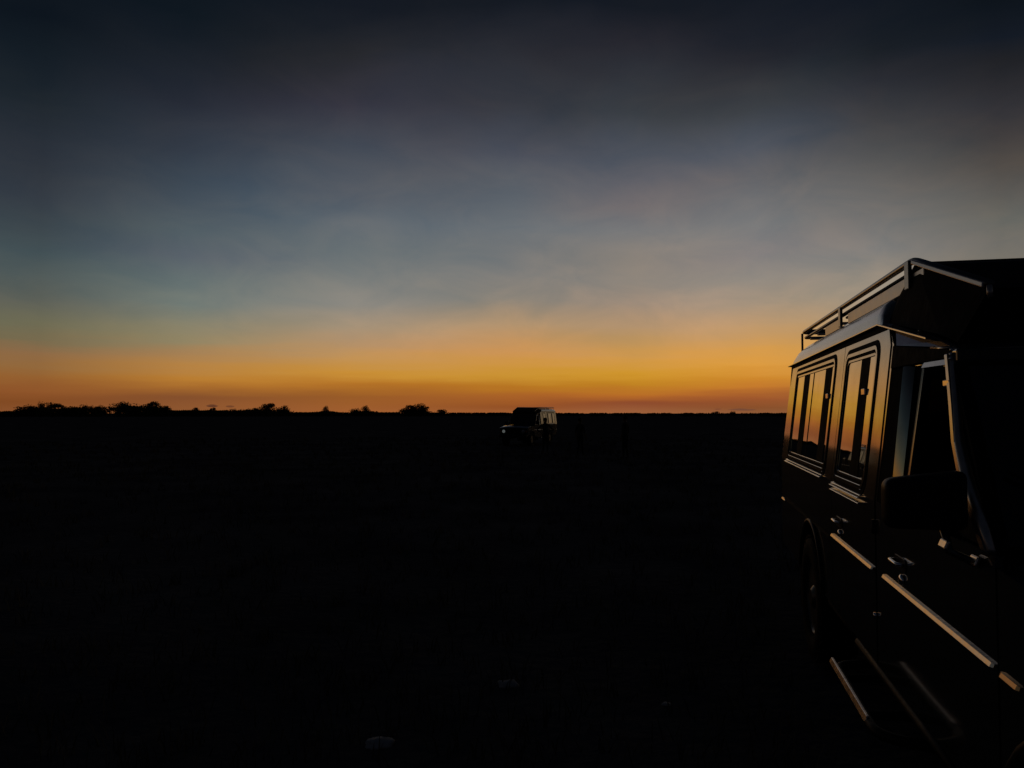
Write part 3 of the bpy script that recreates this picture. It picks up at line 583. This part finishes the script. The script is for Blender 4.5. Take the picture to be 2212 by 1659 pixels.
    for a_, b_ in zip(rows, rows[1:]):
        for k in range(len(a_)-1): bm.faces.new((a_[k], a_[k+1], b_[k+1], b_[k]))
        bm.faces.new((a_[-1], a_[0], b_[0], b_[-1]))
    bm.faces.new(rows[0]); bm.faces.new(rows[-1])
    P('roof', bm, 'roof_paint', auto=50)
    # ---- roof rack
    bm = NB(); q0, q1 = 0.97, 2.33; zt = 2.262
    loop = bend([L(2.765, q0, 2.02), L(3.60, q0, zt), L(6.80, q0, zt+0.012), L(6.80, q1, zt+0.012), L(3.60, q1, zt), L(2.765, q1, 2.02)], 0.07, 5)
    tube(bm, loop, 0.0155, 10); rk = P('roof_rack', bm, 'steel_tube', smooth=True)
    bm = NB(); lo = bend([L(3.50, q0+0.01, zt-0.047), L(6.76, q0+0.01, zt-0.035), L(6.76, q1-0.01, zt-0.035), L(3.50, q1-0.01, zt-0.047), L(3.50, q0+0.01, zt-0.047)], 0.03, 3)
    tube(bm, [p for p in lo], 0.012, 8); P('lower_rail', bm, 'steel_tube', rk, smooth=True)
    for m in (1, -1):
        for s0_, s1_ in ((3.44, 3.60), (3.67, 4.95), (5.20, 5.72)):
            bm = NB(); box(bm, s0_, s1_, 0.962, 0.974, 2.138, 2.203, m); P('side_board', bm, 'board', rk, bevel=0.003, seg=1)
        for s_, w_ in ((3.63, 0.032), (5.13, 0.030), (6.74, 0.012)):
            bm = NB(); box(bm, s_-w_, s_+w_, 0.945, 0.961, 2.10 if s_ > 6 else 2.14, zt, m); P('rack_post', bm, 'steel_tube', rk, bevel=0.003, seg=1)
        bm = NB(); sl = [(3.57, 2.248), (2.775, 2.020)]; o_ = q0-0.022
        hexa(bm, [L(3.57, o_, 2.240, m), L(2.775, o_, 2.012, m), L(2.775, o_+0.002, 2.030, m), L(3.57, o_+0.002, 2.258, m), L(3.57, o_+0.03, 2.240, m), L(2.775, o_+0.03, 2.012, m), L(2.775, o_+0.03, 2.030, m), L(3.57, o_+0.03, 2.258, m)]); P('sloping_rail', bm, 'rail_highlight_paint', rk, bevel=0.003)  # pale flat strip laid on the tube as its highlight
        bm = NB(); tube(bm, [L(2.755, q0-0.006, 2.015, m), L(2.748, q0-0.006, 1.975, m)], 0.009, 8); P('rail_foot', bm, 'rail_highlight_paint', rk, smooth=True)
        bm = NB(); pts = [L(3.325-0.021*k, 0.935+0.001*k, 1.962+0.0078*k, m) for k in range(9)]
        tube(bm, pts, 0.0035, 6); P('tie_cord', bm, 'rail_highlight_paint', rk, smooth=True)
        for c_ in ((3.375, 0.928, 1.940), (3.31, 0.932, 1.965)):
            bm = NB(); bmesh.ops.create_icosphere(bm, subdivisions=2, radius=0.010, matrix=Matrix.Translation(L(*c_, m))); P('tie_eye', bm, 'bright_trim', rk, smooth=True)
    for k in range(9):
        s_ = 3.75+0.36*k
        bm = NB(); box(bm, s_-0.03, s_+0.03, q0+0.03, q1-0.03, 2.20, 2.216); P('rack_slat', bm, 'board', rk, bevel=0.004, seg=1)
    bm = NB(); tube(bm, [L(6.60, q0, zt+0.008), L(6.60, q1, zt+0.008)], 0.012, 8); P('cross_bar', bm, 'steel_tube', rk, smooth=True)
    bm = NB(); wl = [(3.855, 0.925, 2.018), (3.04, 0.90, 1.885), (2.86, 0.90, 1.84), (2.775, 0.972, 2.008), (3.595, 0.976, 2.252), (3.855, 0.976, 2.165)]
    va_ = [bm.verts.new(L(s, q, z)) for s, q, z in wl]; vb_ = [bm.verts.new(L(s, 2*QC-q, z)) for s, q, z in wl]
    for k in range(6): bm.faces.new((va_[k], va_[(k+1) % 6], vb_[(k+1) % 6], vb_[k]))
    bm.faces.new(va_); bm.faces.new(vb_)
    bmesh.ops.triangulate(bm, faces=bm.faces); P('wind_deflector', bm, 'canvas', rk)
    return root
def copy_tree(o, parent=None):
    c = o.copy(); COL.objects.link(c); c.parent = parent
    for ch in list(o.children): copy_tree(ch, c)
    return c
AZ = 12.7
def place_vehicle(root, s_ref, az_deg, base):
    root.location = base; root.rotation_euler = (0, 0, -R(az_deg))
van = build_vehicle('safari_vehicle')
a_, b_ = Vector((math.sin(R(AZ)), math.cos(R(AZ)), 0)), Vector((math.cos(R(AZ)), -math.sin(R(AZ)), 0))
place_vehicle(van, S0, AZ, a_*S0+b_*QC)
tag(van, 'large dark green safari vehicle with roof rack and sliding windows, close at right', 'vehicle', 'parked safari vehicles')
far = copy_tree(van)
FD, FAZ = 47.0, 1.35
fx, fy = FD*math.sin(R(FAZ)), FD*math.cos(R(FAZ))
place_vehicle(far, S0, 19.5, (fx, fy, ground_z(fx, fy)))
lit = bpy.data.materials.new('parking_light'); lit.use_nodes = True; lb = lit.node_tree.nodes['Principled BSDF']
lb.inputs['Emission Color'].default_value = (0.9, 1.0, 0.95, 1); lb.inputs['Emission Strength'].default_value = 0.07
for ch in far.children:
    if ch.name.startswith('headlight'):
        ls = ch.children[0]
        cx = sum(v.co.x for v in ls.data.vertices)/len(ls.data.vertices)
        if cx < 0: ls.material_slots[0].link = 'OBJECT'; ls.material_slots[0].material = lit
tag(far, 'small distant dark safari vehicle parked out on the plain below the skyline', 'vehicle', 'parked safari vehicles')

# ------------------------------------------------------------------ people
def build_person(name, height, pose):
    k = height/1.75
    V = []; E = []; RAD = []; roots = []
    def add(p, r, par=None, root=False):
        V.append(Vector(p)*k); RAD.append((r[0]*k, r[1]*k) if isinstance(r, tuple) else (r*k, r*k)); i = len(V)-1
        if par is not None: E.append((par, i))
        if root: roots.append(i)
        return i
    pel = add((0, 0, 0.94), (0.15, 0.11), None, True); waist = add((0, 0, 1.10), (0.14, 0.10), pel); chest = add((0, 0.01, 1.30), (0.17, 0.115), waist)
    sh = add((0, 0.01, 1.42), (0.10, 0.08), chest); nk = add((0, 0, 1.50), 0.052, sh); jaw = add((0, -0.012, 1.57), (0.065, 0.075), nk); hd = add((0, -0.005, 1.655), (0.08, 0.095), jaw); top = add((0, 0, 1.72), (0.06, 0.07), hd)
    nose = add((0, -0.112, 1.615), 0.012, jaw)
    for sx in (-1, 1):
        hip = add((0.09*sx, 0, 0.88), 0.095, pel); kn = add((0.11*sx, -0.015+pose.get('knee', 0)*sx, 0.49), 0.06, hip); an = add((0.12*sx, 0.02+pose.get('foot', 0)*sx, 0.09), 0.04, kn)
        toe = add((0.14*sx, -0.13+pose.get('foot', 0)*sx, 0.035), 0.035, an)
        s1 = add((0.185*sx, 0.01, 1.39), 0.06, sh)
        if pose['arms'] == 'akimbo':
            el_ = add((0.42*sx, 0.06, 1.17), 0.043, s1); wr = add((0.24*sx, -0.06, 1.02), 0.03, el_); pm = add((0.17*sx, -0.10, 0.99), (0.035, 0.022), wr); d = Vector((-0.6*sx, -0.1, -0.55)); 
        else:
            el_ = add((0.25*sx, 0.02, 1.12), 0.043, s1); wr = add((0.26*sx, -0.06+0.02*sx, 0.87), 0.03, el_); pm = add((0.26*sx, -0.075, 0.80), (0.025, 0.04), wr); d = Vector((0.0, -0.08, -1.0))
        d.normalize(); pmv = V[pm]/k; side = Vector((0, 1, 0)) if pose['arms'] != 'akimbo' else Vector((0.3*sx, 0.6, -0.5)).normalized()
        for f_, ln in enumerate((0.065, 0.078, 0.085, 0.08, 0.065)):
            off = side*(f_-2)*0.019
            b0 = pmv+off*0.8+d*0.01
            if f_ == 0: b0 = pmv-d*0.02+off*0.8; dd = (d*0.6-side*0.8).normalized()
            else: dd = d
            j0 = add(b0, 0.010, None, True); j1 = add(b0+dd*ln*0.5, 0.009, j0); j2 = add(b0+dd*ln*0.95+Vector((-0.012*sx, 0, 0)), 0.007, j1)
    me = bpy.data.meshes.new(name); me.from_pydata(V, E, []); o = bpy.data.objects.new(name, me); COL.objects.link(o)
    sk = o.modifiers.new('skin', 'SKIN'); sk.use_smooth_shade = True
    for i, r_ in enumerate(RAD): me.skin_vertices[0].data[i].radius = r_; me.skin_vertices[0].data[i].use_root = i in roots
    ss = o.modifiers.new('sub', 'SUBSURF'); ss.levels = 2; ss.render_levels = 2
    dg = bpy.context.evaluated_depsgraph_get(); m2 = bpy.data.meshes.new_from_object(o.evaluated_get(dg)); o.modifiers.clear(); o.data = m2
    m2.materials.clear()
    for n_ in ('skin', 'shirt', 'trousers', 'shoe'): m2.materials.append(M[n_])
    for p in m2.polygons:
        z = p.center.z/k; x = abs(p.center.x)/k; p.use_smooth = True
        arm = (pose['arms'] == 'akimbo' and x > 0.15 and z < 1.07 and p.center.y < -0.05*k) or (pose['arms'] != 'akimbo' and x > 0.205 and z < 1.05)
        p.material_index = 0 if z > 1.47 or arm else 1 if z > 0.97 else 2 if z > 0.11 else 3
    bm = NB(); bmesh.ops.create_icosphere(bm, subdivisions=3, radius=1, matrix=Matrix.Translation(Vector((0, 0.018, 1.675))*k) @ Matrix.Diagonal((0.092*k, 0.105*k, 0.088*k, 1)))
    for v in list(bm.verts):
        if v.co.z < 1.62*k and v.co.y < 0.0: v.co.y = max(v.co.y, 0.01*k); v.co.z = max(v.co.z, 1.655*k)
        v.co += Vector((noise.noise(v.co*40), noise.noise(v.co*40+Vector((5, 0, 0))), 0))*0.006*k
    from_bm('hair', bm, o, 'hair', smooth=True)
    zmin = min(v.co.z for v in m2.vertices); 
    return o, zmin
def put_person(h, pose, px, dist, yaw, label):
    o, zm = build_person('person', h, pose)
    az_ = math.atan((px-1106)/1660.0); x, y = dist*math.sin(az_), dist*math.cos(az_)
    o.location = (x, y, ground_z(x, y)-zm-0.015); o.rotation_euler = (0, 0, yaw)
    tag(o, label, 'person', 'people standing out on the plain')
put_person(1.68, {'arms': 'akimbo', 'foot': 0.03}, 1178, 36.0, 0.35, 'person with hands on hips standing before the distant vehicle, darkly dressed')
put_person(1.66, {'arms': 'down', 'foot': 0.06, 'knee': -0.03}, 1253, 34.0, 2.4, 'dark figure standing just right of the distant vehicle, arms down')
put_person(1.74, {'arms': 'down', 'foot': -0.04}, 1350, 31.0, -2.2, 'dark figure standing apart, farthest right on the plain, arms down')

# ------------------------------------------------------------------ trees on the skyline
def leaf_crown(bm, rng, cx, cy, cz, rx, ry, rz, n, size, flat=0.0):
    lobes = [(Vector((rng.uniform(-.55, .55)*rx, rng.uniform(-.55, .55)*ry, rng.uniform(-.35, .45)*rz)), rng.uniform(0.35, 0.62)) for _ in range(7)]
    for _ in range(n):
        lc, lr = rng.choice(lobes)
        d = Vector((rng.gauss(0, 1), rng.gauss(0, 1), rng.gauss(0, 1))).normalized()*(rng.random()**0.45)*lr
        p = Vector((cx, cy, cz))+lc+Vector((d.x*rx, d.y*ry, d.z*rz))
        if p.z < 0.2: continue
        s = size*rng.uniform(0.6, 1.4); u = Vector((rng.gauss(0, 1), rng.gauss(0, 1), rng.gauss(0, .6))).normalized(); v = u.cross(Vector((rng.gauss(0, 1), rng.gauss(0, 1), rng.gauss(0, 1)))).normalized()
        bm.faces.new([bm.verts.new(p+u*s), bm.verts.new(p+v*s*0.6), bm.verts.new(p-u*s*0.9), bm.verts.new(p-v*s*0.6)])
def build_tree(px, dist, up, wide, style, label, seed):
    """px: bearing, up / wide: size in photo pixels (2500 wide) at that distance"""
    rng = random.Random(seed); az_ = math.atan((px-1250)/1876.0); mpp = dist/1876.0
    x, y = dist*math.sin(az_), dist*math.cos(az_); gz = ground_z(x, y)
    H = EYE-gz+(up*1.36+2.0)*mpp; W = wide*mpp*0.66
    root = bpy.data.objects.new('tree', None); COL.objects.link(root); root.location = (x, y, gz-0.05); root.rotation_euler = (0, 0, -az_)
    tag(root, label, 'tree', 'trees along the skyline')
    bm = NB()
    if style == 'umbrella': cz, rz, ht = H*0.76, H*0.24, H*0.62
    elif style == 'round': cz, rz, ht = H*0.60, H*0.44, H*0.5
    else: cz, rz, ht = H*0.50, H*0.54, H*0.42
    lean = rng.uniform(-.12, .12)*H
    tube(bm, [(0, 0, -0.1), (lean*0.4, 0.05, ht*0.5), (lean, 0, ht)], [0.045*H, 0.034*H, 0.024*H], 7)
    for k in range(6):
        a2 = 2*math.pi*k/6+rng.uniform(-.4, .4); rr_ = W*rng.uniform(.45, .8)
        tube(bm, [(lean*0.7, 0, ht*0.72), (lean*0.5+rr_*0.5*math.cos(a2), rr_*0.5*math.sin(a2), ht*0.95), (rr_*math.cos(a2), rr_*math.sin(a2), cz+rz*rng.uniform(-.3, .4))], [0.018*H, 0.012*H, 0.004*H], 5)
    from_bm('trunk', bm, root, 'bark', smooth=True)
    bm = NB(); leaf_crown(bm, rng, 0, 0, cz, W*1.05, W*0.9, rz*1.12, int(520+90*W), 0.15+0.03*W)
    me = bpy.data.meshes.new('crown'); bm.to_mesh(me); bm.free(); link('crown', me, root, 'leaf')
TREES = [  # bearing px, metres, rise above the horizon px, width px, style
 (46, 430, 5, 26, 'bush'), (78, 420, 13, 30, 'round'), (100, 410, 17, 20, 'round'), (129, 405, 15, 34, 'umbrella'), (165, 425, 11, 44, 'bush'), (200, 420, 12, 30, 'bush'),
 (228, 410, 11, 14, 'round'), (242, 415, 12, 16, 'round'), (270, 430, 10, 14, 'umbrella'), (292, 400, 18, 32, 'round'), (314, 405, 18, 40, 'round'), (346, 415, 13, 30, 'bush'), (373, 395, 20, 26, 'umbrella'), (396, 405, 12, 28, 'round'),
 (432, 460, 3, 26, 'bush'), (464, 430, 6, 26, 'bush'), (480, 420, 11, 18, 'round'), (519, 440, 9, 12, 'umbrella'), (512, 450, 4, 44, 'bush'), (577, 430, 7, 26, 'round'), (612, 430, 7, 24, 'bush'), (628, 420, 9, 14, 'umbrella'),
 (652, 400, 15, 34, 'round'), (661, 410, 17, 16, 'umbrella'), (686, 405, 13, 30, 'round'), (796, 440, 12, 16, 'round'), (796, 445, 5, 34, 'bush'), (866, 430, 8, 28, 'bush'), (895, 420, 14, 22, 'round'), (915, 440, 4, 34, 'bush'),
 (1002, 400, 14, 26, 'umbrella'), (1018, 410, 18, 34, 'round'), (1036, 405, 13, 22, 'umbrella'), (1012, 420, 9, 62, 'bush'), (1079, 430, 6, 26, 'bush'), (1746, 700, 2, 14, 'bush'), (1788, 700, 3, 12, 'bush')]
ORD = ['first', 'second', 'third', 'fourth', 'fifth', 'sixth', 'seventh', 'eighth', 'ninth', 'tenth', 'eleventh', 'twelfth', 'thirteenth', 'fourteenth', 'fifteenth', 'sixteenth', 'seventeenth', 'eighteenth', 'nineteenth', 'twentieth']
LOOK = {'bush': 'low spreading bushy', 'round': 'round crowned', 'umbrella': 'flat topped'}
srt = sorted(TREES[:-2], key=lambda t_: t_[0]); cnt = {'bush': 0, 'round': 0, 'umbrella': 0}
for i, t_ in enumerate(srt):
    o_ = ORD[cnt[t_[4]]]; cnt[t_[4]] += 1
    build_tree(*t_, '%s tree silhouetted on the skyline, %s of its shape from the left' % (LOOK[t_[4]], o_), 100+i)
build_tree(*TREES[-2], 'tiny far bush on the skyline right of the people', 301)
build_tree(*TREES[-1], 'tiny far bush on the skyline nearest the large vehicle', 302)
# low scrub that joins the trees into one dark band
def build_scrub():
    rng = random.Random(5); bm = NB()
    for px0, px1, up, n in ((-60, 60, 2.6, 34), (50, 262, 9.0, 84), (280, 410, 11.0, 70), (405, 620, 4.2, 95), (620, 700, 3.0, 30), (600, 700, 6.0, 34), (700, 980, 1.2, 90), (775, 820, 3.0, 14), (860, 910, 3.5, 12), (980, 1046, 5.0, 22), (1046, 1240, 0.6, 40), (1240, 1960, 0.0, 70)):
        for _ in range(n):
            px = rng.uniform(px0, px1); d = rng.uniform(425, 520); az_ = math.atan((px-1250)/1876.0); x, y = d*math.sin(az_), d*math.cos(az_)
            h = EYE+0.15+(up*1.45+0.2)*d/1876*rng.uniform(0.55, 1.08); w = rng.uniform(1.6, 3.6)
            for _k in range(120):
                p = Vector((x+rng.gauss(0, .5)*w, y+rng.gauss(0, .5)*w, abs(rng.random()**0.8)*h))
                f_ = 1-p.z/h
                s = rng.uniform(.25, .55); u = Vector((rng.gauss(0, 1), rng.gauss(0, 1), rng.gauss(0, .6))).normalized(); v = u.cross(Vector((rng.gauss(0, 1), rng.gauss(0, 1), rng.gauss(0, 1)))).normalized()
                bm.faces.new([bm.verts.new(p+u*s), bm.verts.new(p+v*s*.7), bm.verts.new(p-u*s), bm.verts.new(p-v*s*.7)])
    me = bpy.data.meshes.new('scrub'); bm.to_mesh(me); bm.free(); o = link('scrub', me, None, 'leaf')
    tag(o, 'low dark scrub running along the foot of the skyline trees', 'scrub', kind='stuff')
build_scrub()

# ------------------------------------------------------------------ grass and stones near by
def build_grass():
    rng = random.Random(11); vs, fs = [], []
    for _ in range(5200):
        r = 1.4+58*rng.random()**1.8; an = R(rng.uniform(-50, 50)); x, y = r*math.sin(an), r*math.cos(an)
        gz = ground_z(x, y)-0.03
        sv = x*math.sin(R(AZ))+y*math.cos(R(AZ)); qv = x*math.cos(R(AZ))-y*math.sin(R(AZ))
        if qv > 0.62 and sv < 7.2: continue
        for _b in range(7):
            bx, by = x+rng.gauss(0, .05), y+rng.gauss(0, .05); h = rng.uniform(.04, .15)*(1+r/60); an2 = rng.uniform(0, 6.28); w = 0.003+0.0004*r
            dx, dy = math.cos(an2)*w, math.sin(an2)*w; lx, ly = rng.gauss(0, .4)*h, rng.gauss(0, .4)*h; i = len(vs)
            vs += [(bx-dx, by-dy, gz), (bx+dx, by+dy, gz), (bx+lx*.4+dx*.7, by+ly*.4+dy*.7, gz+h*.6), (bx+lx*.4-dx*.7, by+ly*.4-dy*.7, gz+h*.6), (bx+lx, by+ly, gz+h)]
            fs += [(i, i+1, i+2, i+3), (i+3, i+2, i+4)]
    me = bpy.data.meshes.new('grass'); me.from_pydata(vs, [], fs); tag(link('grass', me, None, 'grass'), 'short dry grass scattered over the dark ground', 'grass', kind='stuff')
build_grass()
def stone(px, py, size, label, seed):
    u, v = (px-1106)/1660.0, (829.5-py)/1660.0; p_ = R(2.19)
    d = Vector((u, math.cos(p_)-v*math.sin(p_), math.sin(p_)+v*math.cos(p_))); t_ = -EYE/d.z; x, y = d.x*t_, d.y*t_
    bm = NB(); bmesh.ops.create_icosphere(bm, subdivisions=3, radius=1)
    for vt in bm.verts:
        n_ = noise.noise(vt.co*1.3+Vector((seed, 0, 0)))*0.35+noise.noise(vt.co*3.1+Vector((0, seed, 0)))*0.12
        vt.co = Vector((vt.co.x*size*1.3, vt.co.y*size, vt.co.z*size*0.42))*(1+n_)
    o = from_bm('stone', bm, None, 'stone', smooth=True); o.location = (x, y, size*0.1-0.015)
    tag(o, label, 'stone', 'pale stones on the near ground')
stone(818, 1602, 0.055, 'palest flat stone on the dark ground, lower left of centre', 1.0)
stone(1440, 1516, 0.022, 'small pale stone on the ground, nearest the large vehicle', 2.0)
stone(1098, 1474, 0.05, 'dim flat stone on the ground, farthest from the camera of the stones', 3.0)
